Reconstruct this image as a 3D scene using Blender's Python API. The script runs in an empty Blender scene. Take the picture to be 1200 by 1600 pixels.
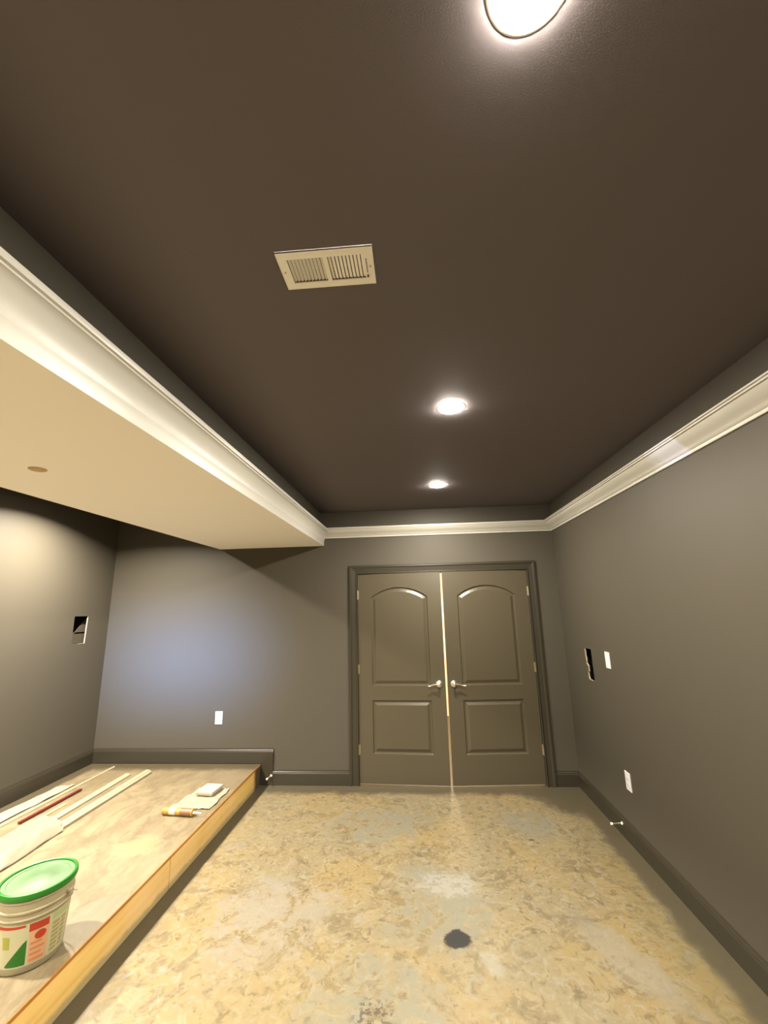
import bpy, bmesh, math, random
from mathutils import Vector, Matrix
random.seed(7)
R = math.radians
scene = bpy.context.scene
COL = scene.collection

# ------------------------------------------------------------------ camera
D, XR, XL, ZC = 4.54, 1.479, -3.40, 2.74        # back wall, right wall, left wall, ceiling
YF, T = -2.40, 0.12                             # wall behind the camera, wall thickness
ZP, XP = 0.1925, -1.617                         # riser platform
SX0, SX1, ZS = -2.174, -1.037, 2.367            # dropped soffit
cam = bpy.data.cameras.new('camera')
cam.sensor_fit = 'VERTICAL'; cam.sensor_height = 36.0
cam.lens = 654.0 / 1600.0 * 36.0
cam.clip_start = 0.02
co = bpy.data.objects.new('camera', cam); COL.objects.link(co)
yaw, pitch, roll = -0.0698, 0.2206, -0.0238
fw = Vector((math.sin(yaw)*math.cos(pitch), math.cos(yaw)*math.cos(pitch), math.sin(pitch)))
rt = Vector((math.cos(yaw), -math.sin(yaw), 0)); up = rt.cross(fw)
r2 = rt*math.cos(roll) + up*math.sin(roll); u2 = -rt*math.sin(roll) + up*math.cos(roll)
m = Matrix(((r2.x, u2.x, -fw.x, 0), (r2.y, u2.y, -fw.y, 0), (r2.z, u2.z, -fw.z, 1.7046), (0, 0, 0, 1)))
co.matrix_world = m
scene.camera = co

# ------------------------------------------------------------------ light levels, world, exposure
CAN_WATTS = 40.0
CAN_COLOR = (1.0, 0.91, 0.77)
BEAM_WATTS = 7.5
BEAM_COLOR = (0.20, 0.40, 1.0)
w = bpy.data.worlds.new('world'); scene.world = w; w.use_nodes = True
w.node_tree.nodes['Background'].inputs[0].default_value = (0.8, 0.85, 1, 1)
w.node_tree.nodes['Background'].inputs[1].default_value = 0.02
vs = scene.view_settings
vs.view_transform = 'Standard'; vs.look = 'None'; vs.gamma = 1; vs.use_curve_mapping = False
vs.exposure = 1.48
scene.cycles.max_bounces = 10; scene.cycles.diffuse_bounces = 6
scene.cycles.sample_clamp_indirect = 6

# narrow cool beam and its opening, added to tint the back wall blue
def cool_beam():
    l = bpy.data.lights.new('added_cool_beam', 'AREA'); l.shape = 'RECTANGLE'
    l.size = 1.4; l.size_y = 0.35; l.energy = BEAM_WATTS; l.color = BEAM_COLOR; l.spread = R(13)
    o = bpy.data.objects.new('added_cool_beam', l); COL.objects.link(o)
    o.location = (-2.55, YF-T-.15, 1.45)
    t = Vector((-2.60, 4.54, 1.18)) - o.location
    o.rotation_euler = t.to_track_quat('-Z', 'Y').to_euler()
    return o
cool_beam()

# ------------------------------------------------------------------ materials
def srgb(r, g, b):
    f = lambda c: ((c/255)/12.92 if c/255 <= .04045 else ((c/255+.055)/1.055)**2.4)
    return (f(r), f(g), f(b), 1)

def mat(name, col, rough=.5, spec=.5, metal=0, noise=0, nscale=8, bump=0, bscale=200, emit=None, trans=0, sub=0, alpha=1, coat=0):
    m = bpy.data.materials.new(name); m.use_nodes = True
    nt = m.node_tree; b = nt.nodes['Principled BSDF']
    b.inputs['Base Color'].default_value = col
    b.inputs['Roughness'].default_value = rough
    b.inputs['Specular IOR Level'].default_value = spec
    b.inputs['Metallic'].default_value = metal
    if trans: b.inputs['Transmission Weight'].default_value = trans
    if coat: b.inputs['Coat Weight'].default_value = coat; b.inputs['Coat Roughness'].default_value = .15
    if alpha < 1: b.inputs['Alpha'].default_value = alpha
    if emit:
        b.inputs['Emission Color'].default_value = emit[0]; b.inputs['Emission Strength'].default_value = emit[1]
    tc = nt.nodes.new('ShaderNodeTexCoord')
    if noise:
        n = nt.nodes.new('ShaderNodeTexNoise'); n.inputs['Scale'].default_value = nscale; n.inputs['Detail'].default_value = 6
        nt.links.new(tc.outputs['Object'], n.inputs['Vector'])
        mx = nt.nodes.new('ShaderNodeMix'); mx.data_type = 'RGBA'; mx.blend_type = 'MULTIPLY'
        mx.inputs[0].default_value = noise; mx.inputs[6].default_value = col
        rp = nt.nodes.new('ShaderNodeValToRGB'); rp.color_ramp.elements[0].position = .3; rp.color_ramp.elements[1].position = .7
        rp.color_ramp.elements[0].color = (.35, .35, .35, 1)
        nt.links.new(n.outputs['Fac'], rp.inputs[0]); nt.links.new(rp.outputs[0], mx.inputs[7])
        nt.links.new(mx.outputs[2], b.inputs['Base Color'])
    if bump:
        n2 = nt.nodes.new('ShaderNodeTexNoise'); n2.inputs['Scale'].default_value = bscale; n2.inputs['Detail'].default_value = 3
        nt.links.new(tc.outputs['Object'], n2.inputs['Vector'])
        bp = nt.nodes.new('ShaderNodeBump'); bp.inputs['Strength'].default_value = bump; bp.inputs['Distance'].default_value = .002
        nt.links.new(n2.outputs['Fac'], bp.inputs['Height']); nt.links.new(bp.outputs[0], b.inputs['Normal'])
    return m

class NG:
    """tiny node helper for the floor materials"""
    def __init__(s, m):
        s.nt = m.node_tree; s.b = s.nt.nodes['Principled BSDF']
        tc = s.nt.nodes.new('ShaderNodeTexCoord'); s.obj = tc.outputs['Object']
        sp = s.nt.nodes.new('ShaderNodeSeparateXYZ'); s.nt.links.new(s.obj, sp.inputs[0])
        s.x, s.y, s.z = sp.outputs
    def _in(s, sock, v):
        if isinstance(v, (int, float)): sock.default_value = v
        elif isinstance(v, tuple): sock.default_value = v
        else: s.nt.links.new(v, sock)
    def math(s, op, a, b=0, clamp=False):
        n = s.nt.nodes.new('ShaderNodeMath'); n.operation = op; n.use_clamp = clamp
        s._in(n.inputs[0], a); s._in(n.inputs[1], b); return n.outputs[0]
    def noise(s, scale, detail=6, rough=.55, dist=0, vec=None, off=None):
        n = s.nt.nodes.new('ShaderNodeTexNoise'); n.inputs['Scale'].default_value = scale
        n.inputs['Detail'].default_value = detail; n.inputs['Roughness'].default_value = rough
        n.inputs['Distortion'].default_value = dist
        v = vec or s.obj
        if off is not None:
            a = s.nt.nodes.new('ShaderNodeVectorMath'); s.nt.links.new(v, a.inputs[0]); a.inputs[1].default_value = off; v = a.outputs[0]
        s.nt.links.new(v, n.inputs['Vector']); return n.outputs['Fac']
    def voro(s, scale, feature='F1', dist=None):
        n = s.nt.nodes.new('ShaderNodeTexVoronoi'); n.inputs['Scale'].default_value = scale; n.feature = feature
        if dist is not None: s.nt.links.new(dist, n.inputs['Vector'])
        else: s.nt.links.new(s.obj, n.inputs['Vector'])
        return n.outputs['Distance']
    def ramp(s, f, p0, p1):
        n = s.nt.nodes.new('ShaderNodeMapRange'); n.interpolation_type = 'SMOOTHSTEP'
        s._in(n.inputs['Value'], f); n.inputs['From Min'].default_value = p0; n.inputs['From Max'].default_value = p1
        return n.outputs['Result']
    def mix(s, f, a, b, blend='MIX'):
        n = s.nt.nodes.new('ShaderNodeMix'); n.data_type = 'RGBA'; n.blend_type = blend
        s._in(n.inputs[0], f); s._in(n.inputs[6], a); s._in(n.inputs[7], b); return n.outputs[2]
    def blob(s, cx, cy, rx, ry, soft=.3, wob=None, amp=.35, ang=0):
        dx = s.math('SUBTRACT', s.x, cx); dy = s.math('SUBTRACT', s.y, cy)
        c, sn = math.cos(ang), math.sin(ang)
        a = s.math('ADD', s.math('MULTIPLY', dx, c), s.math('MULTIPLY', dy, sn))
        b = s.math('SUBTRACT', s.math('MULTIPLY', dy, c), s.math('MULTIPLY', dx, sn))
        a = s.math('DIVIDE', a, rx); b = s.math('DIVIDE', b, ry)
        r = s.math('SQRT', s.math('ADD', s.math('MULTIPLY', a, a), s.math('MULTIPLY', b, b)))
        if wob is not None: r = s.math('ADD', r, s.math('MULTIPLY', s.math('SUBTRACT', wob, .5), amp*2))
        return s.ramp(r, 1+soft/2, 1-soft/2)

WALLC = (0.062, 0.0540, 0.0395, 1)
M_wall = mat('dark_wall_paint', WALLC, rough=.55, spec=.25, bump=.12, bscale=350)
M_ceil = mat('dark_ceiling_paint', (0.130, 0.113, 0.118, 1), rough=.8, spec=.25, bump=.12, bscale=300)
M_trimd = mat('dark_gloss_trim_paint', (0.029, 0.025, 0.016, 1), rough=.30, spec=.4)
M_door = mat('dark_door_paint', (0.062, 0.051, 0.031, 1), rough=.33, spec=.45)
M_soffit = mat('cream_soffit_paint', (.92, .885, .83, 1), rough=.6, spec=.3, bump=.06, bscale=300)
M_white = mat('white_plastic', (.60, .60, .59, 1), rough=.35)
M_slot = mat('dark_slot', (.03, .03, .03, 1), rough=.7)
M_ventpaint = mat('white_vent_enamel', (.90, .88, .84, 1), rough=.4)
M_ventin = mat('duct_interior', (.10, .09, .08, 1), rough=.8)
M_gyp = mat('bare_gypsum', srgb(160, 150, 126), rough=.9, noise=.3, nscale=60)
M_cav = mat('stud_cavity_shade', (.012, .010, .009, 1), rough=.95)  # near-black colour holds the shade inside the wall cut-outs
M_cavb = mat('cavity_back_board', srgb(62, 54, 40), rough=.9, noise=.3, nscale=30)
M_nickel = mat('satin_nickel', srgb(236, 228, 206), rough=.28, metal=1)
M_hinge = mat('hinge_metal', srgb(200, 190, 160), rough=.35, metal=1)
M_edge = mat('unpainted_door_edge', srgb(226, 182, 140), rough=.7, noise=.5, nscale=12)
M_beyond = mat('cream_wall_beyond', srgb(236, 214, 176), rough=.7)
M_rubber = mat('white_rubber', srgb(240, 232, 210), rough=.5)
M_trimring = mat('white_lamp_trim', (.8, .78, .72, 1), rough=.45)
M_baffle = mat('lamp_baffle', (.55, .52, .45, 1), rough=.6)
M_dome = mat('lit_frosted_dome', (1, 1, 1, 1), rough=.5, emit=(CAN_COLOR + (1,), 730))
M_lens = mat('lit_lamp_lens', (1, 1, 1, 1), rough=.5, emit=((1, .86, .66, 1), 25))

# crown paint, with one fresh white primer patch on the right-hand run
def crown_mat():
    m = mat('cream_crown_paint', (.43, .415, .365, 1), rough=.38, spec=.45)
    g = NG(m)
    inx = g.ramp(g.x, 1.30, 1.31)
    iny = g.math('MULTIPLY', g.ramp(g.y, 2.17, 2.20), g.ramp(g.math('ADD', g.y, g.math('MULTIPLY', g.noise(9), .25)), 2.62, 2.50))
    c = g.mix(g.math('MULTIPLY', inx, iny), (.43, .415, .365, 1), (.56, .56, .62, 1))
    g.nt.links.new(c, g.b.inputs['Base Color'])
    return m
M_crown = crown_mat()

def floor_mat():
    m = bpy.data.materials.new('painted_over_concrete'); m.use_nodes = True
    g = NG(m)
    big = g.noise(1.3, 5, .6, .4); mid = g.noise(4.5, 8, .62, 1.4); fine = g.noise(22, 8, .6, .8)
    sw = g.noise(9, 6, .6, 2.6, off=(3, 7, 0))
    wob = g.noise(6, 5, .6, .5, off=(11, 2, 0)); wob2 = g.noise(14, 5, .6, .5, off=(1, 12, 0))
    tan = srgb(212, 190, 140); ochre = srgb(226, 194, 126); brown = srgb(170, 148, 102); pale = srgb(232, 220, 190); grey = srgb(196, 190, 162)
    c = g.mix(g.ramp(big, .38, .62), tan, ochre)
    c = g.mix(g.math('MULTIPLY', g.ramp(mid, .48, .62), .6), c, brown)
    c = g.mix(g.math('MULTIPLY', g.ramp(sw, .52, .62), .65), c, srgb(234, 212, 156))
    c = g.mix(g.math('MULTIPLY', g.ramp(fine, .54, .68), .7), c, pale)
    c = g.mix(g.math('MULTIPLY', g.ramp(fine, .46, .32), .65), c, srgb(150, 130, 90))
    # trowel swirl rims
    v = g.voro(3.2); 
    rim = g.math('MULTIPLY', g.ramp(g.math('ABSOLUTE', g.math('SUBTRACT', g.math('ADD', v, g.math('MULTIPLY', wob, .18)), .36)), .035, .0), g.ramp(mid, .42, .55))
    c = g.mix(g.math('MULTIPLY', rim, .45), c, pale)
    v2 = g.voro(6.0)
    rim2 = g.math('MULTIPLY', g.ramp(g.math('ABSOLUTE', g.math('SUBTRACT', g.math('ADD', v2, g.math('MULTIPLY', wob2, .2)), .40)), .04, .0), g.ramp(sw, .46, .56))
    c = g.mix(g.math('MULTIPLY', rim2, .45), c, srgb(240, 222, 172))
    # greyish skim patches
    for (cx, cy, rx, ry, k, cc) in ((.02, 2.90, .33, .36, .75, grey), (-.25, 2.2, .34, .28, .7, grey), (-.42, 3.80, .38, .26, .7, grey),
                                    (.85, 3.84, .22, .2, .7, grey), (-.90, 2.75, .34, .32, .55, srgb(222, 212, 192)), (-.05, 3.9, .15, .1, .4, grey)):
        c = g.mix(g.math('MULTIPLY', g.math('MULTIPLY', g.blob(cx, cy, rx, ry, .5, wob, .8), k), g.ramp(mid, .62, .42)), c, cc)
    c = g.mix(g.math('MULTIPLY', g.math('MULTIPLY', g.blob(.13, 3.08, .20, .11, .5, wob2, .9, -.1), g.ramp(fine, .66, .45)), .8), c, srgb(240, 232, 206))
    c = g.mix(g.math('MULTIPLY', g.blob(.30, 2.49, .045, .075, .6, wob2, .6, .5), .6), c, srgb(240, 230, 200))
    c = g.mix(g.math('MULTIPLY', g.blob(.95, 2.55, .10, .3, .6, wob, .5, .5), .5), c, srgb(224, 212, 184))
    # white specks
    sp = g.ramp(g.noise(60, 2, .5, 0, off=(5, 5, 5)), .74, .78)
    c = g.mix(g.math('MULTIPLY', sp, .7), c, srgb(245, 240, 225))
    # scratches
    # dark paint overspray along the walls and the riser
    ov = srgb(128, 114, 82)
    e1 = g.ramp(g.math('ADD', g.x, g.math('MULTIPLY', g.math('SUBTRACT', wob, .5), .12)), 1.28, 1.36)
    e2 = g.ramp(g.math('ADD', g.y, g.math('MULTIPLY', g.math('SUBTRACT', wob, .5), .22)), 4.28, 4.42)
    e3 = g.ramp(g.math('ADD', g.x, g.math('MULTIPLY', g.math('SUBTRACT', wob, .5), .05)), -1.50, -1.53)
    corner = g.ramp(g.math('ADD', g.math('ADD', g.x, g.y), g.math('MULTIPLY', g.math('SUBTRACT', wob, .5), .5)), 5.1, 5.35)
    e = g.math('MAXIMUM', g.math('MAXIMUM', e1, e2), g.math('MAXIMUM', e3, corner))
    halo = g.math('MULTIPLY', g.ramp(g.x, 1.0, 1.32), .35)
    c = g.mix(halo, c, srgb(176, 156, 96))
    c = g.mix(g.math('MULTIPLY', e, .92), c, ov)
    # black spot and smudges
    c = g.mix(g.blob(.147, 2.634, .066, .062, .25, wob2, .7), c, srgb(34, 28, 18))
    sm = g.math('MULTIPLY', g.blob(-.25, 2.21, .09, .07, .6, wob2, .5), g.ramp(g.noise(45, 3, .6), .5, .56))
    c = g.mix(g.math('MULTIPLY', sm, .75), c, srgb(90, 76, 52))
    c = g.mix(g.math('MULTIPLY', g.blob(.78, 3.6, .02, .015, .4, wob2, .3), .7), c, srgb(110, 88, 50))
    c = g.mix(1.0, c, (.224, .234, .255, 1), 'MULTIPLY')
    g.nt.links.new(c, g.b.inputs['Base Color'])
    g.b.inputs['Roughness'].default_value = .55
    bp = g.nt.nodes.new('ShaderNodeBump'); bp.inputs['Strength'].default_value = .25; bp.inputs['Distance'].default_value = .003
    g.nt.links.new(fine, bp.inputs['Height']); g.nt.links.new(bp.outputs[0], g.b.inputs['Normal'])
    return m
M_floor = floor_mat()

def deck_mat():
    m = bpy.data.materials.new('dusty_riser_deck'); m.use_nodes = True
    g = NG(m)
    mp = g.nt.nodes.new('ShaderNodeMapping'); mp.inputs['Scale'].default_value = (1, .45, 1); mp.inputs['Rotation'].default_value = (0, 0, .25)
    g.nt.links.new(g.obj, mp.inputs[0]); vv = mp.outputs[0]
    a = g.noise(3.5, 7, .6, .8, vec=vv); b = g.noise(11, 7, .6, 1.2, vec=vv); f = g.noise(40, 5, .6, .5, vec=vv)
    c = g.mix(g.ramp(a, .40, .60), srgb(202, 180, 138), srgb(226, 204, 160))
    c = g.mix(g.math('MULTIPLY', g.ramp(b, .50, .62), .5), c, srgb(178, 155, 114))
    c = g.mix(g.math('MULTIPLY', g.ramp(b, .44, .34), .5), c, srgb(236, 218, 176))
    c = g.mix(g.math('MULTIPLY', g.ramp(f, .56, .68), .4), c, srgb(238, 226, 190))
    wob = g.noise(7, 4, .6, .5, off=(4, 2, 0))
    c = g.mix(g.math('MULTIPLY', g.blob(-1.90, 3.05, .15, .13, .4, wob, 1.0), .7), c, srgb(244, 226, 172))
    c = g.mix(g.math('MULTIPLY', g.blob(-1.70, 2.42, .12, .14, .5, wob, .4), .4), c, srgb(236, 226, 196))
    c = g.mix(g.math('MULTIPLY', g.blob(-1.75, 4.15, .35, .2, .9, wob, .5), .5), c, srgb(196, 176, 140))
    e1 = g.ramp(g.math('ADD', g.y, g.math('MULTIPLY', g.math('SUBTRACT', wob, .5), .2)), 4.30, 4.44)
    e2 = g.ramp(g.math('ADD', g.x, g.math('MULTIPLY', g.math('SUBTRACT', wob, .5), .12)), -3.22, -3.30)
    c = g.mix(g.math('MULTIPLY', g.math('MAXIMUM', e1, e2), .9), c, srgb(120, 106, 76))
    c = g.mix(1.0, c, (.218, .216, .206, 1), 'MULTIPLY')
    g.nt.links.new(c, g.b.inputs['Base Color']); g.b.inputs['Roughness'].default_value = .6
    return m
M_deck = deck_mat()

def wood_mat(name, c0, c1, c2, dark_end=False):
    m = bpy.data.materials.new(name); m.use_nodes = True
    g = NG(m)
    mp = g.nt.nodes.new('ShaderNodeMapping'); mp.inputs['Scale'].default_value = (1, .5, 14)
    g.nt.links.new(g.obj, mp.inputs[0])
    a = g.noise(2.2, 6, .6, 1.0, vec=mp.outputs[0]); b = g.noise(1.2, 3, .5, .3)
    c = g.mix(g.ramp(a, .4, .62), c0, c1)
    c = g.mix(g.math('MULTIPLY', g.ramp(b, .45, .6), .6), c, c2)
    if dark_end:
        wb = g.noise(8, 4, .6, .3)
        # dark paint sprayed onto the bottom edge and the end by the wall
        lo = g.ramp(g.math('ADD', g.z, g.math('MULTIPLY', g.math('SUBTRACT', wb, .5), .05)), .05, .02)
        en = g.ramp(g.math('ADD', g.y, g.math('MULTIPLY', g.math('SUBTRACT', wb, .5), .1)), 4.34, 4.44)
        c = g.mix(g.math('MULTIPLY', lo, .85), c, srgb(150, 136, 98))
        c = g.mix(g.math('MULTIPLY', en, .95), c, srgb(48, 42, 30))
    g.nt.links.new(c, g.b.inputs['Base Color']); g.b.inputs['Roughness'].default_value = .6
    return m
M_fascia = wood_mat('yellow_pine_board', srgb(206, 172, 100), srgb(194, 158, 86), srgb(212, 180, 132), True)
M_ply = wood_mat('plywood_edge', srgb(160, 106, 40), srgb(140, 90, 34), srgb(176, 124, 54))

# ------------------------------------------------------------------ mesh helpers
def build(name, bm, mats, parent=None, smooth=False, kind=None, label=None, cat=None, group=None, loc=None, rot=None, autos=None):
    me = bpy.data.meshes.new(name)
    bmesh.ops.recalc_face_normals(bm, faces=bm.faces[:])
    if smooth:
        for f in bm.faces: f.smooth = True
    bm.to_mesh(me); bm.free()
    for mm in (mats if isinstance(mats, (list, tuple)) else [mats]): me.materials.append(mm)
    o = bpy.data.objects.new(name, me); COL.objects.link(o)
    if smooth:
        try: me.set_sharp_from_angle(angle=R(autos or 35))
        except Exception: pass
    if loc: o.location = loc
    if rot: o.rotation_euler = rot
    if parent: o.parent = parent
    if kind: o['kind'] = kind
    if label: o['label'] = label
    if cat: o['category'] = cat
    if group: o['group'] = group
    return o

def thing(name, label, cat, loc=(0, 0, 0), rot=(0, 0, 0), group=None):
    o = bpy.data.objects.new(name, None); COL.objects.link(o)
    o.empty_display_size = .05
    o.location = loc; o.rotation_euler = rot; o['label'] = label; o['category'] = cat
    if group: o['group'] = group
    return o

def box(bm, x0, x1, y0, y1, z0, z1, mi=0, bevel=0):
    vs = [bm.verts.new((x, y, z)) for x in (x0, x1) for y in (y0, y1) for z in (z0, z1)]
    fs = []
    for q in ((0, 1, 3, 2), (4, 6, 7, 5), (0, 4, 5, 1), (2, 3, 7, 6), (0, 2, 6, 4), (1, 5, 7, 3)):
        f = bm.faces.new([vs[i] for i in q]); f.material_index = mi; fs.append(f)
    if bevel:
        es = list({e for f in fs for e in f.edges})
        bmesh.ops.recalc_face_normals(bm, faces=fs)
        bmesh.ops.bevel(bm, geom=es, offset=bevel, segments=2, affect='EDGES', profile=.6, material=-1)
    return bm

def bxm(*a, **k): return box(bmesh.new(), *a, **k)

def lathe(bm, prof, n=32, c=(0, 0, 0), mi=0, cap0=True, cap1=True, axis='Z'):
    rings = []
    for (r, z) in prof:
        ring = []
        for i in range(n):
            a = 2*math.pi*i/n
            p = (r*math.cos(a), r*math.sin(a), z)
            if axis == 'X': p = (p[2], p[0], p[1])
            if axis == 'Y': p = (p[0], p[2], p[1])
            ring.append(bm.verts.new((p[0]+c[0], p[1]+c[1], p[2]+c[2])))
        rings.append(ring)
    for a, b in zip(rings[:-1], rings[1:]):
        for i in range(n):
            f = bm.faces.new((a[i], a[(i+1) % n], b[(i+1) % n], b[i])); f.material_index = mi
    if cap0: f = bm.faces.new(rings[0][::-1]); f.material_index = mi
    if cap1: f = bm.faces.new(rings[-1]); f.material_index = mi
    return bm

def tube(bm, pts, r, n=8, mi=0):
    pts = [Vector(p) for p in pts]; rings = []
    for i, p in enumerate(pts):
        t = (pts[min(i+1, len(pts)-1)] - pts[max(i-1, 0)]).normalized()
        a = t.orthogonal().normalized() if i == 0 else (last - t*last.dot(t)).normalized()
        last = a; b = t.cross(a)
        rr = r[i] if isinstance(r, (list, tuple)) else r
        rings.append([bm.verts.new(p + a*rr*math.cos(2*math.pi*k/n) + b*rr*math.sin(2*math.pi*k/n)) for k in range(n)])
    for a, b in zip(rings[:-1], rings[1:]):
        for i in range(n):
            f = bm.faces.new((a[i], a[(i+1) % n], b[(i+1) % n], b[i])); f.material_index = mi
    bm.faces.new(rings[0][::-1]).material_index = mi; bm.faces.new(rings[-1]).material_index = mi
    return bm

def sweep(bm, prof, path_pts, frames, closed_prof=True, mi=0):
    """prof: 2D list; frames: per path point (origin, axis_a, axis_b)"""
    rings = []
    for p, (a, b) in zip(path_pts, frames):
        rings.append([bm.verts.new(Vector(p) + Vector(a)*s + Vector(b)*t) for s, t in prof])
    n = len(prof)
    for A, B in zip(rings[:-1], rings[1:]):
        for i in range(n if closed_prof else n-1):
            bm.faces.new((A[i], A[(i+1) % n], B[(i+1) % n], B[i])).material_index = mi
    if closed_prof:
        bm.faces.new(rings[0][::-1]).material_index = mi; bm.faces.new(rings[-1]).material_index = mi
    return bm

def sheet_with_holes(outer, holes, to3, depth_vec, mats_side=0):
    """flat sheet with polygonal holes, given real thickness (extruded along depth_vec)"""
    bm = bmesh.new(); loops = []
    for lp in [outer] + holes:
        vs = [bm.verts.new(to3(*p)) for p in lp]
        loops.append(vs)
        for i in range(len(vs)): bm.edges.new((vs[i], vs[(i+1) % len(vs)]))
    bmesh.ops.triangle_fill(bm, edges=bm.edges[:], use_beauty=True, use_dissolve=False)
    dv = Vector(depth_vec)
    front = bm.faces[:]
    mp = {v: bm.verts.new(v.co + dv) for v in list(bm.verts)}
    for f in front: bm.faces.new([mp[v] for v in reversed(f.verts)])
    for k, lp in enumerate(loops):
        for i in range(len(lp)):
            a, b = lp[i], lp[(i+1) % len(lp)]
            f = bm.faces.new((a, b, mp[b], mp[a]))
            if k > 0: f.material_index = mats_side
    return bm

# ------------------------------------------------------------------ setting: floor, ceiling, walls

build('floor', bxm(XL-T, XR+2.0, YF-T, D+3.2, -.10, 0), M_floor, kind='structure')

def circ(cx, cy, r, n=32): return [(cx+r*math.cos(2*math.pi*i/n), cy+r*math.sin(2*math.pi*i/n)) for i in range(n)]
CANS_R = [(.2297, 3.611), (.2297, 2.105), (.235, .516), (.2297, -1.02)]
CANS_L = [(-2.82, 3.38), (-2.82, 1.83), (-2.82, .28), (-2.82, -1.27)]
VX0, VX1, VY0, VY1 = -.357, -.113, 1.045, 1.145
holes = [circ(x, y, .070) for x, y in CANS_R + CANS_L] + [[(VX0, VY0), (VX1, VY0), (VX1, VY1), (VX0, VY1)]]
build('ceiling', sheet_with_holes([(XL-T, YF-T), (XR+T, YF-T), (XR+T, D+T), (XL-T, D+T)], holes, lambda a, b: (a, b, ZC), (0, 0, .05)), M_ceil, kind='structure')

# back wall, with the double-door opening
DL, DR, DT = -.622, 1.167, 2.045
JT = .02
build('wall_back', sheet_with_holes([(XL-T, 0), (DL-JT, 0), (DL-JT, DT+JT), (DR+JT, DT+JT), (DR+JT, 0), (XR+T, 0), (XR+T, ZC), (XL-T, ZC)], [],
      lambda a, b: (a, D, b), (0, T, 0)), M_wall, kind='structure')
# right wall: a ragged cut-out near the far end
RH = [(3.882, 1.046), (3.888, 1.30), (4.030, 1.298), (4.029, 1.235), (4.020, 1.20), (4.022, 1.17), (3.992, 1.150), (3.994, 1.105), (4.010, 1.10), (4.006, 1.06), (3.998, 1.042), (3.93, 1.040)]
build('wall_right', sheet_with_holes([(YF-T, 0), (D, 0), (D, ZC), (YF-T, ZC)], [RH],
      lambda a, b: (XR, a, b), (.013, 0, 0), 1), [M_wall, M_gyp], kind='structure')
build('wall_right_stud_bay', bxm(XR+.30, XR+.32, 3.70, 4.2, .9, 1.45), M_cav, kind='structure')
cb = bmesh.new()
for a in ((XR+.013, XR+.30, 3.70, 3.72, .9, 1.45), (XR+.013, XR+.30, 4.18, 4.20, .9, 1.45), (XR+.013, XR+.30, 3.72, 4.18, .9, .92), (XR+.013, XR+.30, 3.72, 4.18, 1.43, 1.45)): box(cb, *a)
build('wall_right_cavity', cb, M_cav, kind='structure')
# left wall with its smaller cut-out
LH = [(4.062, 1.408), (4.060, 1.674), (4.238, 1.672), (4.236, 1.60), (4.232, 1.404), (4.15, 1.402)]
build('wall_left', sheet_with_holes([(YF-T, 0), (D, 0), (D, ZC), (YF-T, ZC)], [LH], lambda a, b: (XL, a, b), (-.013, 0, 0), 1), [M_wall, M_gyp], kind='structure')
cb = bmesh.new()
for a in ((XL-.25, XL-.013, 4.0, 4.02, 1.3, 1.8), (XL-.25, XL-.013, 4.28, 4.30, 1.3, 1.8), (XL-.25, XL-.013, 4.02, 4.28, 1.78, 1.8), (XL-.27, XL-.25, 4.0, 4.3, 1.3, 1.8)): box(cb, *a)
box(cb, XL-.06, XL-.045, 4.02, 4.28, 1.30, 1.515, mi=1); box(cb, XL-.25, XL-.06, 4.02, 4.28, 1.3, 1.32)
# triangle added so its slant draws the light-and-shade edge on the cavity back
v = [cb.verts.new(p) for p in ((XL-.045, 4.28, 1.66), (XL-.045, 4.28, 1.50), (XL-.045, 4.13, 1.50), (XL-.055, 4.28, 1.66), (XL-.055, 4.28, 1.50), (XL-.055, 4.13, 1.50))]
for q in ((0, 1, 2), (5, 4, 3), (0, 3, 4, 1), (1, 4, 5, 2), (2, 5, 3, 0)): cb.faces.new([v[i] for i in q]).material_index = 1
build('wall_left_cavity', cb, [M_cav, M_cavb], kind='structure')
build('wall_front', sheet_with_holes([(XL-T, 0), (XR+T, 0), (XR+T, ZC), (XL-T, ZC)], [[(-3.30, ZP+.75), (-1.70, ZP+.75), (-1.70, 1.95), (-3.30, 1.95)]],
      lambda a, b: (a, YF, b), (0, -T, 0)), M_wall, kind='structure')  # opening behind the camera added to let the cool beam in

# room beyond the double doors
rb = bmesh.new()
box(rb, -1.6, 2.2, D+2.6, D+2.7, 0, 2.5); box(rb, -1.7, -1.6, D+T, D+2.7, 0, 2.5); box(rb, 2.2, 2.3, D+T, D+2.7, 0, 2.5); box(rb, -1.7, 2.3, D+T, D+2.7, 2.5, 2.55)
build('wall_beyond', rb, M_beyond, kind='structure')

# soffit: cream underside, dark upper sides
sb = bmesh.new()
box(sb, SX0, SX1, YF, D, ZS, ZC, mi=0)
for f in sb.faces:
    f.material_index = 1 if abs(f.calc_center_median().z - ZS) < 1e-4 else 0
build('soffit', sb, [M_wall, M_soffit], kind='structure')

# crown moulding.  profile: (out from wall, up from bottom of the moulding)
CR = [(0, 0), (.012, 0), (.015, .008), (.015, .014), (.022, .018), (.028, .028), (.036, .036), (.052, .048), (.068, .062), (.078, .076), (.083, .084),
      (.092, .086), (.092, .094), (.100, .096), (.100, .104), (0, .104)]
ZCB = 2.447
bm = bmesh.new()
S2 = 1.0
path = [(XR, YF, ZCB), (XR, D, ZCB), (SX1, D, ZCB)]
fr = [((-1, 0, 0), (0, 0, 1)), ((-1, -1, 0), (0, 0, 1)), ((0, -1, 0), (0, 0, 1))]
sweep(bm, CR, path, fr)
build('trim_1', bm, M_crown, smooth=True, kind='structure')
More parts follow.
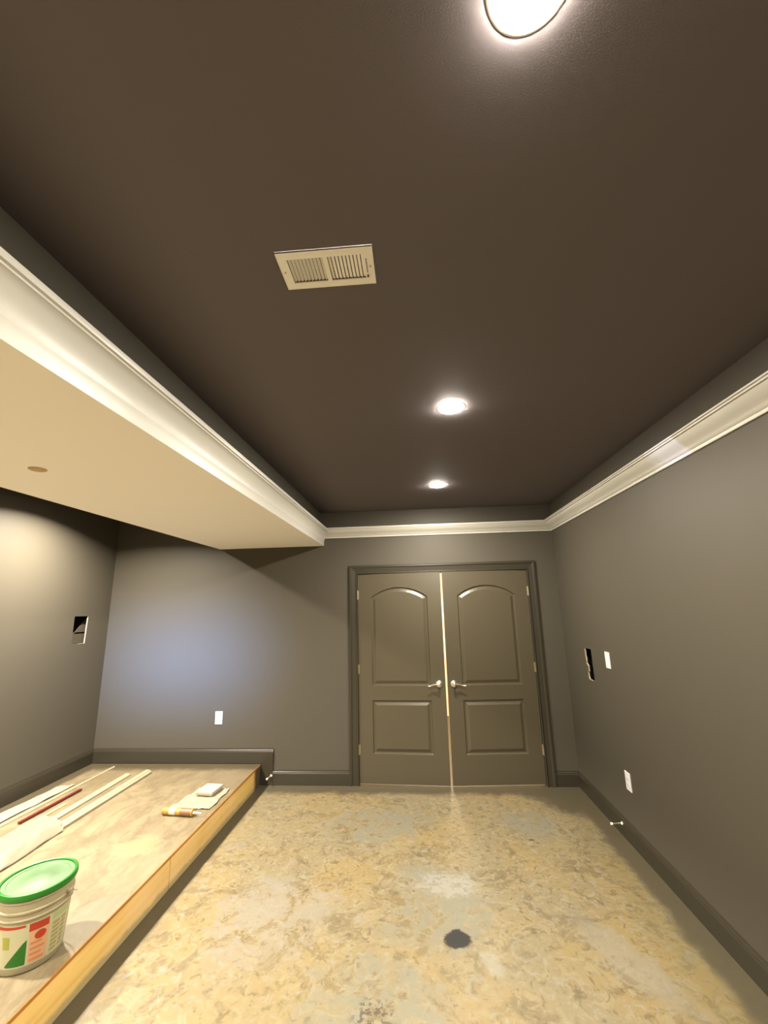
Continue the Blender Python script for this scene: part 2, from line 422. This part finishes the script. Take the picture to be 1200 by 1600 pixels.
# wide built-up crown on the soffit face: flat band, cove, stepped cap
CL = [(0, 0), (.044, 0), (.046, .010), (.046, .050), (.050, .056), (.050, .062), (.054, .080), (.064, .105), (.080, .128), (.090, .140), (.098, .143), (.098, .150),
      (.106, .153), (.108, .160), (.108, .172), (0, .172)]
bm = bmesh.new()
sweep(bm, CL, [(SX1, YF, ZS), (SX1, D, ZS)], [((1, 0, 0), (0, 0, 1))]*2)
for f in bm.faces:
    if f.calc_center_median().z < ZS+1e-4: f.material_index = 1
build('trim_2', bm, [M_crown, M_soffit], smooth=True, kind='structure')

# baseboards (profile: out, up)
BH = .135
BP = [(0, 0), (.015, 0), (.015, BH-.030), (.012, BH-.022), (.012, BH-.016), (.008, BH-.010), (.006, BH), (0, BH)]
def base(name, pts, frs):
    bm = bmesh.new(); sweep(bm, BP, pts, frs); return build(name, bm, M_trimd, kind='structure')
Z1 = (0, 0, 1)
base('baseboard_right', [(XR, YF, 0), (XR, D, 0)], [((-1, 0, 0), Z1), ((-1, 0, 0), Z1)])
CW = .092
base('baseboard_back_right', [(DR+CW, D, 0), (XR-.015, D, 0)], [((0, -1, 0), Z1)]*2)
base('baseboard_back', [(-1.487, D, 0), (DL-CW, D, 0)], [((0, -1, 0), Z1)]*2)
base('baseboard_left', [(XL, YF, ZP), (XL, D, ZP)], [((1, 0, 0), Z1)]*2)
# raised run over the platform, returning down its end
bm = bmesh.new()
sweep(bm, BP, [(XL+.015, D, ZP+.004), (-1.487, D, ZP+.004)], [((0, -1, 0), Z1), ((0, -1, 0), Z1)])
box(bm, -1.606, -1.487, D-.0155, D, 0, ZP+.10)
build('baseboard_platform', bm, M_trimd, kind='structure')

# ------------------------------------------------------------------ riser platform
plat = thing('riser_platform', 'low plywood riser platform with a yellow pine edge along the left wall', 'platform', (0, 0, 0))
build('deck', bxm(XL+.002, XP, YF+.01, D-.017, ZP-.018, ZP, mi=0), M_deck, parent=plat)
build('deck_edge', bxm(XP, XP+.004, YF+.01, D-.02, ZP-.016, ZP-.001), M_ply, parent=plat, label='thin brown plywood edge of the deck')
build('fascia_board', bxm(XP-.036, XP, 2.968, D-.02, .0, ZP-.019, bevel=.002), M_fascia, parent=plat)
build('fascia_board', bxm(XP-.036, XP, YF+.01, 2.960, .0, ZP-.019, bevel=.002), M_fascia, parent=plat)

# ------------------------------------------------------------------ door casing, jamb, doors
cp = [(0, 0), (0, .018), (.004, .021), (.012, .021), (.016, .016), (.022, .013), (.060, .016), (.066, .020), (.072, .024), (.088, .024), (.092, .021), (.092, 0)]
bm = bmesh.new()
sweep(bm, cp, [(DL, D, 0), (DL, D, DT), (DR, D, DT), (DR, D, 0)],
      [((-1, 0, 0), (0, -1, 0)), ((-1, 0, 1), (0, -1, 0)), ((1, 0, 1), (0, -1, 0)), ((1, 0, 0), (0, -1, 0))])
build('trim_3', bm, M_trimd, kind='structure')
bm = bmesh.new()
box(bm, DL-JT, DL-.004, D, D+T, 0, DT+JT); box(bm, DR+.004, DR+JT, D, D+T, 0, DT+JT); box(bm, DL-.004, DR+.004, D, D+T, DT+.004, DT+JT)
# stops
box(bm, DL-.004, DL+.008, D+.045, D+.075, 0, DT+.004); box(bm, DR-.008, DR+.004, D+.045, D+.075, 0, DT+.004); box(bm, DL+.008, DR-.008, D+.045, D+.075, DT-.008, DT+.004)
build('trim_4', bm, M_trimd, kind='structure')

LW, LH_, LT = .8825, 2.022, .035
def arch_outline(x0, x1, z0, zs, zp, n=14):
    pts = [(x0, z0), (x1, z0), (x1, zs)]
    # segmental arch
    c = (x0+x1)/2; hw = (x1-x0)/2; h = zp-zs; rad = (hw*hw+h*h)/(2*h); cz = zp-rad; a0 = math.asin(hw/rad)
    for i in range(1, n):
        a = a0 - 2*a0*i/n; pts.append((c+rad*math.sin(a), cz+rad*math.cos(a)))
    pts.append((x0, zs)); return pts
def inset(pts, d):
    n = len(pts); out = []
    for i in range(n):
        p0, p1, p2 = Vector(pts[i-1]), Vector(pts[i]), Vector(pts[(i+1) % n])
        e1 = (p1-p0).normalized(); e2 = (p2-p1).normalized()
        n1 = Vector((-e1.y, e1.x)); n2 = Vector((-e2.y, e2.x))
        b = (n1+n2); b /= max(b.dot(n1), .2); out.append(tuple(p1 + b*d))
    return out
def door_leaf_mesh():
    bm = bmesh.new()
    outer = [(0, 0), (LW, 0), (LW, LH_), (0, LH_)]
    panels = [arch_outline(.140, .737, .895, 1.775, 1.878), arch_outline(.140, .737, .265, .757, .7575, 2)]
    panels[1] = [(.140, .265), (.737, .265), (.737, .757), (.140, .757)]
    ov = [bm.verts.new((x, -LT, z)) for x, z in outer]
    for i in range(4): bm.edges.new((ov[i], ov[(i+1) % 4]))
    ring0 = []
    for p in panels:
        vs = [bm.verts.new((x, -LT, z)) for x, z in p]; ring0.append(vs)
        for i in range(len(vs)): bm.edges.new((vs[i], vs[(i+1) % len(vs)]))
    bmesh.ops.triangle_fill(bm, edges=bm.edges[:], use_beauty=True, use_dissolve=False)
    for p, vs in zip(panels, ring0):
        prev = vs
        for d, dep in ((.003, .004), (.008, .012), (.016, .013), (.022, .012), (.046, .002), (.049, .0015)):
            cur = [bm.verts.new((x, -LT+dep, z)) for x, z in inset(p, d)]
            for i in range(len(cur)): bm.faces.new((prev[i], prev[(i+1) % len(cur)], cur[(i+1) % len(cur)], cur[i]))
            prev = cur
        bm.faces.new(prev)
    bk = [bm.verts.new((x, 0, z)) for x, z in outer]
    bm.faces.new(bk)
    for i in range(4):
        f = bm.faces.new((ov[i], ov[(i+1) % 4], bk[(i+1) % 4], bk[i]))
        if i == 1: f.material_index = 1
    return bm

def lever_mesh():
    """rosette + neck + wave lever, pointing to -x, projecting to -y"""
    bm = bmesh.new()
    lathe(bm, [(.033, 0), (.033, .005), (.030, .009), (.020, .011), (.013, .014), (.011, .034), (.013, .042), (.014, .052), (.010, .057), (.003, .058)], 28, axis='Y')
    for v in bm.verts: v.co.y *= -1
    pts = []; rr = []
    for i in range(15):
        t = i/14; pts.append((-.005 - .108*t, -.047 + .006*math.sin(t*3.1), .004*math.sin(t*math.pi*1.6) - .012*t + (.010*max(0, t-.75)*4*(t-.75))))
        rr.append(.0085 - .004*t)
    tube(bm, pts, rr, 10)
    return bm

ANG = R(3.2)
def door(x, side, label):
    th = thing('door_leaf', label, 'door', (x, D-.002, .018), (0, 0, 0), 'double doors')
    s = side
    bm = door_leaf_mesh()
    if s < 0:
        for v in bm.verts: v.co.x = -v.co.x
    # object frame: hinge edge at origin, leaf closing flush with wall face (y up to +.035 into jamb)
    o = build('panel_slab', bm, [M_door, M_edge], parent=th)
    o.location = (0, LT, 0)
    th.rotation_euler = (0, 0, -ANG*s)
    bm = lever_mesh()
    if s < 0:
        for v in bm.verts: v.co.x = -v.co.x
    h = build('door_handle', bm, M_nickel, parent=th, smooth=True, autos=50, label='satin nickel wave lever')
    h.location = (s*(LW-.062), 0, .912)
    for hz in (.30, 1.055, 1.805):
        bm = bmesh.new()
        lathe(bm, [(.0065, -.048), (.0065, -.046), (.0065, .046), (.0065, .048)], 12, c=(-s*.004, -.006, hz))
        box(bm, min(-s*.004, s*.010), max(-s*.004, s*.010), -.0025, .000, hz-.045, hz+.045)
        build('hinge', bm, M_hinge, parent=th, smooth=True)
    return th
door(DL+.003, 1, 'dark bronze arched two-panel door, left leaf of the pair')
door(DR-.003, -1, 'dark bronze arched two-panel door, right leaf of the pair near the right wall')
# bare latch plates on the meeting edge of the left leaf are modelled into the edge
# ------------------------------------------------------------------ recessed lights
def can_light(x, y, label, group, watts=CAN_WATTS, spread=177, dome=0):
    th = thing('recessed_light', label, 'ceiling light', (x, y, ZC), group=group)
    bm = bmesh.new(); lathe(bm, [(.0695, .0), (.0695, .010), (.060, .012)], 40, cap0=False, cap1=False)
    build('baffle', bm, M_baffle, parent=th, smooth=True)
    bm = bmesh.new(); lathe(bm, [(.0676, .001), (.068, -.0006), (.074, -.0006), (.075, 0)], 48, cap0=False, cap1=False)
    build('trim_ring', bm, M_trimring, parent=th, smooth=True)
    bm = bmesh.new()
    if dome:    # bulging frosted lens that throws light sideways too
        lathe(bm, [(.0675, .008), (.0675, -.001)] + [(.0675*math.cos(R(a)), -.001-dome*math.sin(R(a))) for a in (15, 30, 45, 60, 75, 87)], 28)
        build('lens', bm, M_dome, parent=th, smooth=True); return th
    lathe(bm, [(.0675, .004), (.0675, .008)], 40)
    build('lens', bm, M_lens, parent=th)
    l = bpy.data.lights.new('lamp', 'AREA'); l.shape = 'DISK'; l.size = .126; l.energy = watts; l.color = CAN_COLOR; l.spread = R(spread)
    o = bpy.data.objects.new('lamp', l); COL.objects.link(o); o.parent = th; o.location = (0, 0, .002)
    return th
LB = ['lit recessed ceiling light nearest the double doors', 'lit recessed ceiling light in the middle, between two others', 'largest glowing recessed ceiling light at the top edge of the photo', 'lit recessed ceiling light behind the camera']
for (x, y), lb in zip(CANS_R, LB): can_light(x, y, lb, 'recessed lights of the tray ceiling', dome=.006)
LB2 = ['recessed light over the platform by the left wall, hidden by the soffit', 'second recessed light over the platform from the back wall', 'third recessed light over the platform from the back wall', 'recessed light over the platform nearest the front wall']
for (x, y), lb in zip(CANS_L, LB2): can_light(x, y, lb, 'recessed lights over the platform', CAN_WATTS*1.5, 150)
# lamp of the room beyond the doors
l = bpy.data.lights.new('room_beyond_lamp', 'AREA'); l.shape = 'DISK'; l.size = .3; l.energy = 70; l.color = (1, .88, .70)
o = bpy.data.objects.new('room_beyond_lamp', l); COL.objects.link(o); o.location = (.3, D+1.2, 2.45)

# ------------------------------------------------------------------ ceiling vent
vent = thing('ceiling_vent', 'white rectangular air supply vent with slats on the dark ceiling', 'vent', (-.235, 1.095, ZC), (0, 0, 0))
FX, FY = .147, .074
bm = sheet_with_holes([(-FX, -FY), (FX, -FY), (FX, FY), (-FX, FY)],
    [[(-.117, -.047), (-.007, -.047), (-.007, .047), (-.117, .047)], [(.007, -.047), (.117, -.047), (.117, .047), (.007, .047)]],
    lambda a, b: (a, b, -.006), (0, 0, .003))
for sx in (-1, 1): box(bm, sx*FX-.001 if sx > 0 else -FX, FX if sx > 0 else -FX+.001, -FY, FY, -.006, 0)
for sy in (-1, 1): box(bm, -FX, FX, FY-.001 if sy > 0 else -FY, FY if sy > 0 else -FY+.001, -.006, 0)
build('frame', bm, M_ventpaint, parent=vent)
def slat(x, ang):
    bm = bmesh.new(); box(bm, -.0047, .0047, -.0465, .0465, -.0006, .0006)
    o = build('slat', bm, M_ventpaint, parent=vent); o.location = (x, 0, .001); o.rotation_euler = (0, ang, 0)
for i in range(10):
    slat(-.112 + i*.0112, R(-34)); slat(.012 + i*.0112, R(22))
bm = bmesh.new(); box(bm, -.119, .119, -.049, .049, .045, .047)
for a in ((-.1205, -.119, -.049, .049, 0, .047), (.119, .1205, -.049, .049, 0, .047), (-.1205, .1205, -.0497, -.049, 0, .047), (-.1205, .1205, .049, .0497, 0, .047)): box(bm, *a)
build('duct_boot', bm, M_ventin, parent=vent)
for sx in (-1, 1):
    bm = bmesh.new(); lathe(bm, [(.0035, -.008), (.0035, -.006)], 14, c=(sx*.134, 0, 0)); build('screw', bm, M_hinge, parent=vent)
bm = bmesh.new(); box(bm, .1225, .1245, -.030, .024, -.0075, -.006); lathe(bm, [(.003, -.012), (.003, -.006)], 12, c=(.1235, .036, 0))
build('damper_lever', bm, M_slot, parent=vent, label='small dark damper lever')

# small cap on the soffit underside
bm = bmesh.new(); lathe(bm, [(.036, ZS), (.036, ZS-.003), (.030, ZS-.006), (.010, ZS-.007)], 32, c=(-1.742, 1.742, 0))
build('ceiling_disc', bm, mat('beige_cap', srgb(186, 158, 104), rough=.5), smooth=True, label='small round beige cap on the cream soffit underside', cat='ceiling disc')

# ------------------------------------------------------------------ plates on the walls
def outlet(name, label, loc, rotz, kind, group=None):
    th = thing(name, label, 'outlet' if kind == 'outlet' else 'light switch', loc, (0, 0, rotz), group)
    # local frame: plate in XZ plane facing -y
    build('cover_plate', bxm(-.038, .038, -.006, 0, -.061, .061, bevel=.002), M_white, parent=th)
    if kind == 'outlet':
        for zc in (-.02, .02):
            bm = bmesh.new(); lathe(bm, [(.0165, 0), (.0165, .0022)], 24, axis='Y')
            for v in bm.verts: v.co.y = -.006 - v.co.y; v.co.z += zc; v.co.z = max(min(v.co.z, zc+.0135), zc-.0135)
            r_ = build('receptacle', bm, M_white, parent=th)
            bm = bmesh.new(); box(bm, -.0068, -.0052, -.0087, -.0081, zc-.002, zc+.006); box(bm, .0052, .0068, -.0087, -.0081, zc-.002, zc+.005)
            lathe(bm, [(.0022, -.0087), (.0022, -.0081)], 10, c=(0, 0, zc-.007), axis='Y')
            build('slots', bm, M_slot, parent=r_)
        bm = bmesh.new(); lathe(bm, [(.003, -.0072), (.003, -.006)], 12, axis='Y'); build('screw', bm, M_white, parent=th)
    else:
        build('rocker', bxm(-.0165, .0165, -.0085, -.006, -.033, .033, bevel=.001), M_white, parent=th)
        for zc in (-.048, .048):
            bm = bmesh.new(); lathe(bm, [(.0028, -.0072), (.0028, -.006)], 12, c=(0, 0, zc), axis='Y'); build('screw', bm, M_white, parent=th)
    return th
outlet('wall_outlet', 'white outlet on the back wall above the platform baseboard', (-2.076, D, .618), 0, 'outlet')
outlet('wall_outlet', 'white outlet low on the right wall above the door stop', (XR, 3.493, .428), R(-90), 'outlet')
outlet('light_switch', 'white switch plate on the right wall beside the dark cut-out', (XR, 3.567, 1.250), R(-90), 'switch')

# ------------------------------------------------------------------ door stops
def doorstop(label, loc, rot):
    th = thing('door_stop', label, 'door stop', loc, rot, 'baseboard door stops')
    bm = bmesh.new(); pr = [(.011, 0), (.011, .004), (.007, .008)]
    lathe(bm, pr, 16, axis='Y')
    for v in bm.verts: v.co.y *= -1
    build('base', bm, M_rubber, parent=th, smooth=True)
    bm = bmesh.new(); pts = []; n = 90
    for i in range(n+1):
        t = i/n; a = t*2*math.pi*11; pts.append((.0042*math.cos(a), -.008-.062*t, .0042*math.sin(a)-.004*t*t))
    tube(bm, pts, .0011, 6); build('spring', bm, M_nickel, parent=th, smooth=True, autos=60)
    bm = bmesh.new(); lathe(bm, [(.006, .068), (.0085, .071), (.0085, .080), (.006, .084)], 16, c=(0, 0, -.004), axis='Y')
    for v in bm.verts: v.co.y *= -1
    build('rubber_tip', bm, M_rubber, parent=th, smooth=True)
doorstop('spring door stop on the right wall baseboard below the outlet', (XR-.0145, 3.665, .086), (0, 0, R(-90)))
doorstop('spring door stop at the platform corner of the back wall', (-1.499, D-.0155, .088), (0, 0, R(-14)))

# ------------------------------------------------------------------ bucket
BX, BY = -1.82, 2.17
M_bucket = mat('translucent_white_plastic', srgb(137, 128, 101), rough=.4, spec=.4)
M_green = mat('green_lid_plastic', srgb(18, 92, 14), rough=.4)
M_lidtop = mat('dusty_green_lid_top', srgb(73, 99, 63), rough=.5, noise=.35, nscale=14)
bk = thing('plastic_bucket', 'white plastic compound bucket with green lid standing on the platform', 'bucket', (BX, BY, ZP))
bm = bmesh.new()
H = .292
def rad(z): return .122 + .022*z/H
pr = [(.112, 0), (.119, .003), (rad(.008), .008)]
for z in (.05, .10, .15, .195): pr.append((rad(z), z))
pr += [(rad(.203), .203), (rad(.204)+.006, .206), (rad(.208)+.006, .210), (rad(.21)+.001, .213), (rad(.232), .232), (rad(.233)+.006, .234), (rad(.24)+.006, .240), (rad(.242), .243),
       (rad(.27), .27), (.146, .274), (.146, .280), (.143, .284), (.143, .290)]
lathe(bm, pr, 56)
build('body', bm, M_bucket, parent=bk, smooth=True)
bm = bmesh.new()
lathe(bm, [(.1455, .284), (.150, .285), (.152, .290), (.152, .304), (.150, .309), (.145, .311), (.140, .309), (.138, .302)], 56, cap0=False, cap1=False)
build('lid_rim', bm, M_green, parent=bk, smooth=True, label='dark green lid rim')
bm = bmesh.new()
lathe(bm, [(.1385, .298), (.138, .303), (.120, .3035), (.118, .3015), (.06, .3015), (.058, .3025), (.01, .3025)], 56)
build('lid', bm, M_lidtop, parent=bk, smooth=True, label='pale dusty green lid top')
# printed label: patches wrapped on the wall of the bucket
def wrap(bm, poly, off, mi=0, sub=6):
    """poly in (deg, z); subdivided then wrapped"""
    tmp = bmesh.new(); vs = [tmp.verts.new((p[0], p[1]*400, 0)) for p in poly]; tmp.faces.new(vs)
    bmesh.ops.triangulate(tmp, faces=tmp.faces[:])
    bmesh.ops.subdivide_edges(tmp, edges=tmp.edges[:], cuts=sub, use_grid_fill=True)
    tmp.verts.index_update(); mp = {}
    for v in tmp.verts:
        a = R(v.co.x); z = v.co.y/400; r = rad(z) + off
        mp[v.index] = bm.verts.new((r*math.cos(a), r*math.sin(a), z))
    for f in tmp.faces:
        try: bm.faces.new([mp[v.index] for v in f.verts]).material_index = mi
        except ValueError: pass
    tmp.free()
LM = [mat('label_cream', srgb(156, 152, 120), rough=.45), mat('label_red', srgb(146, 40, 16), rough=.45), mat('label_green', srgb(20, 84, 8), rough=.45),
      mat('label_pale_green', srgb(134, 146, 100), rough=.45), mat('label_tan_text', srgb(168, 104, 64), rough=.5), mat('label_grey_text', srgb(132, 122, 78), rough=.5),
      mat('label_pink', srgb(172, 134, 100), rough=.5), mat('label_olive', srgb(130, 130, 50), rough=.5)]
bm = bmesh.new()
wrap(bm, [(-175, .030), (20, .030), (20, .192), (-175, .192)], .0006, 0, 20)
wrap(bm, [(-110, .176), (-60, .180), (-60, .189), (-110, .189)], .0010, 1)
wrap(bm, [(-96, .104), (-84, .104), (-84, .150), (-98, .150)], .0010, 7, 3)
wrap(bm, [(-90, .040), (-86, .036), (-55, .036), (-56, .130), (-62, .118)], .0010, 2)
wrap(bm, [(-51, .036), (-22, .036), (-23.5, .155), (-53, .155)], .0009, 6)
wrap(bm, [(-54, .158), (-24, .158), (-24.5, .188), (-54.5, .188)], .0011, 1)
wrap(bm, [(-36+9*math.cos(R(a)), .135+.017*math.sin(R(a))) for a in range(0, 360, 24)], .0013, 1, 2)
for k in range(4): wrap(bm, [(-50, .042+.021*k), (-27-5*(k % 2), .042+.021*k), (-27-5*(k % 2), .051+.021*k), (-50, .051+.021*k)], .0013, 4, 3)
wrap(bm, [(-19, .168), (14, .168), (14, .189), (-19, .189)], .0009, 3)
for k in range(7): wrap(bm, [(-17, .040+.017*k), (-3, .040+.017*k), (-3, .052+.017*k), (-17, .052+.017*k)], .0009, 5, 3); wrap(bm, [(0, .040+.017*k), (12, .040+.017*k), (12, .052+.017*k), (0, .052+.017*k)], .0009, 5, 3)
build('printed_label', bm, LM, parent=bk, smooth=True, label='green, red and cream printed label')
# bail wire and ears
bm = bmesh.new()
pts = []
for i in range(41):
    a = math.pi*i/40; ang = a
    x = .158*math.cos(ang); s_ = math.sin(ang)
    y = -.150*s_; pts.append((x, y*1.03, .248 - .085*s_))
M4 = Matrix.Rotation(R(185), 4, 'Z')
tube(bm, [M4 @ Vector(p) for p in pts], .0018, 8)
build('wire_handle', bm, mat('handle_wire', srgb(200, 190, 160), rough=.4, metal=.7), parent=bk, smooth=True)
for s in (0, 180):
    bm = bmesh.new(); lathe(bm, [(.011, .140), (.011, .156), (.008, .160)], 16, axis='X', c=(0, 0, .248))
    o = build('handle_ear', bm, M_bucket, parent=bk, smooth=True); o.rotation_euler = (0, 0, R(s+5))

# ------------------------------------------------------------------ caulk tube, white pack
M_tube = mat('gold_tube', srgb(160, 122, 50), rough=.4, noise=.35, nscale=30)
M_tubew = mat('tube_white_label', srgb(176, 164, 146), rough=.45)
M_tubeb = mat('tube_brown_label', srgb(112, 78, 50), rough=.45)
ct = thing('caulk_tube', 'gold and white sealant tube lying near the platform edge', 'tube', (-1.84, 3.462, ZP+.0265), (0, 0, R(-6)))
bm = bmesh.new(); lathe(bm, [(.024, -.143), (.0262, -.142), (.0262, -.139), (.025, -.138), (.025, .098), (.0265, .099), (.0265, .104), (.0235, .106)], 32, axis='X')
build('barrel', bm, M_tube, parent=ct, smooth=True)
bm = bmesh.new(); lathe(bm, [(.0254, -.085), (.0254, -.035)], 32, axis='X', cap0=False, cap1=False); build('white_band', bm, M_tubew, parent=ct, smooth=True, label='white printed band')
bm = bmesh.new(); lathe(bm, [(.0254, .005), (.0254, .097)], 32, axis='X', cap0=False, cap1=False); build('brown_band', bm, M_tubeb, parent=ct, smooth=True, label='brown printed band')
bm = bmesh.new(); lathe(bm, [(.010, .105), (.010, .112), (.0065, .114), (.003, .172), (.002, .173)], 18, axis='X'); build('nozzle', bm, M_rubber, parent=ct, smooth=True)

M_sleeve = mat('clear_sleeve', srgb(141, 131, 112), rough=.4, spec=.5, alpha=.7)
M_plasticfilm = mat('thin_white_plastic', srgb(137, 129, 112), rough=.4, spec=.4)
def film(name, corners, z0, amp, label, cat, m, nx=26, ny=26, thick=.001, seed=1, hump=0):
    """wrinkled sheet on a quad with real thickness"""
    rnd = random.Random(seed); bm = bmesh.new()
    ph = [(rnd.uniform(4, 26), rnd.uniform(4, 30), rnd.uniform(0, 6), rnd.uniform(.3, 1)) for _ in range(7)]
    def h(u, v):
        s = sum(a[3]*abs(math.sin(a[0]*u + a[1]*v + a[2])) for a in ph)/5
        return s*amp + hump*min(1, 6*u, 6*(1-u))
    A, B, C_, D_ = [Vector(c) for c in corners]
    top, bot = [], []
    for i in range(nx+1):
        t, b = [], []
        for j in range(ny+1):
            u, v = i/nx, j/ny
            p = (A*(1-u)+B*u)*(1-v) + (D_*(1-u)+C_*u)*v
            e = .006*math.sin(9*u+seed)+.006*math.sin(13*v+seed)
            z = z0 + .0004 + h(u, v)
            t.append(bm.verts.new((p.x+e, p.y-e, z+thick))); b.append(bm.verts.new((p.x+e, p.y-e, z)))
        top.append(t); bot.append(b)
    for i in range(nx):
        for j in range(ny):
            bm.faces.new((top[i][j], top[i+1][j], top[i+1][j+1], top[i][j+1])); bm.faces.new((bot[i][j], bot[i][j+1], bot[i+1][j+1], bot[i+1][j]))
    for i in range(nx):
        bm.faces.new((top[i][0], bot[i][0], bot[i+1][0], top[i+1][0])); bm.faces.new((top[i][ny], top[i+1][ny], bot[i+1][ny], bot[i][ny]))
    for j in range(ny):
        bm.faces.new((top[0][j], top[0][j+1], bot[0][j+1], bot[0][j])); bm.faces.new((top[nx][j], bot[nx][j], bot[nx][j+1], top[nx][j+1]))
    return build(name, bm, m, smooth=True, autos=80, label=label, cat=cat)
film('plastic_bag', [(-1.99, 3.56, 0), (-1.66, 3.55, 0), (-1.665, 3.93, 0), (-1.93, 3.93, 0)], ZP, .012, 'thin white plastic sheet lying behind the sealant tube', 'plastic sheet', M_plasticfilm, seed=4)
pk = thing('flat_white_box', 'flat white box lying on the plastic sheet behind the tube', 'box', (-1.80, 3.84, ZP+.018), (0, 0, R(-6)))
build('lid', bxm(-.075, .075, -.085, .085, .012, .028, bevel=.002), mat('white_card', srgb(160, 152, 134), rough=.6), parent=pk)
build('tray', bxm(-.072, .072, -.082, .082, 0, .012, bevel=.001), mat('grey_card', srgb(150, 138, 116), rough=.6), parent=pk)

# ------------------------------------------------------------------ trim boards and wraps on the platform
M_board = mat('primed_white_trim', srgb(144, 134, 110), rough=.45)
M_boardside = mat('raw_mdf_edge', srgb(178, 156, 118), rough=.7)
def board(name, x0, x1, y0, y1, h, label, m=M_board, rz=0, cat='trim board', z=ZP, group='trim boards on the platform', prof=None):
    """x at y0 = x0..x1 : long strip, moulded top, laid along y"""
    wd = x1-x0; L = y1-y0
    p = prof or [(0, 0), (wd, 0), (wd, h*.55), (wd*.82, h*.7), (wd*.7, h), (wd*.2, h), (wd*.1, h*.8), (0, h*.6)]
    bm = bmesh.new(); sweep(bm, p, [(0, 0, 0), (0, L, 0)], [((1, 0, 0), (0, 0, 1))]*2)
    o = build(name, bm, m, label=label, cat=cat, group=group, loc=(x0, y0, z), rot=(0, 0, rz)); return o
board('trim_board', -2.655, -2.585, 2.15, 4.27, .034, 'long white trim board nearest the bucket on the platform', rz=R(0))
board('trim_board', -2.80, -2.74, 2.3, 4.22, .020, 'long flat white trim board in the middle of the platform pile', rz=R(0.6))
board('trim_board', -3.115, -3.095, 2.6, 4.42, .014, 'thin white strip reaching furthest along the left wall', rz=R(-1.1))
board('trim_board', -2.93, -2.90, 2.2, 3.62, .012, 'short narrow cream strip beside the maroon bar', m=mat('tan_strip', srgb(166, 134, 96), rough=.6), rz=R(-.6))
bm = bmesh.new(); box(bm, -.011, .011, 0, .58, 0, .012, bevel=.002)
build('maroon_bar', bm, mat('maroon_paint', srgb(86, 22, 20), rough=.4), label='thin dark maroon bar lying between the white strips', cat='bar', loc=(-2.985, 3.30, ZP+.006), rot=(0, 0, R(-.8)))
film('plastic_wrap', [(-3.33, 2.4, 0), (-3.14, 2.4, 0), (-3.13, 4.0, 0), (-3.26, 3.95, 0)], ZP, .012, 'crumpled white plastic wrap along the left baseboard', 'plastic wrap', mat('white_film', srgb(137, 131, 118), rough=.45), nx=10, ny=60, seed=9)
film('plastic_wrap', [(-2.93, 2.2, 0), (-2.56, 2.2, 0), (-2.565, 3.22, 0), (-2.88, 3.34, 0)], ZP, .016, 'bunched clear-white plastic sleeve around the near trim boards', 'plastic wrap', M_sleeve, nx=40, ny=60, seed=12, hump=.052)
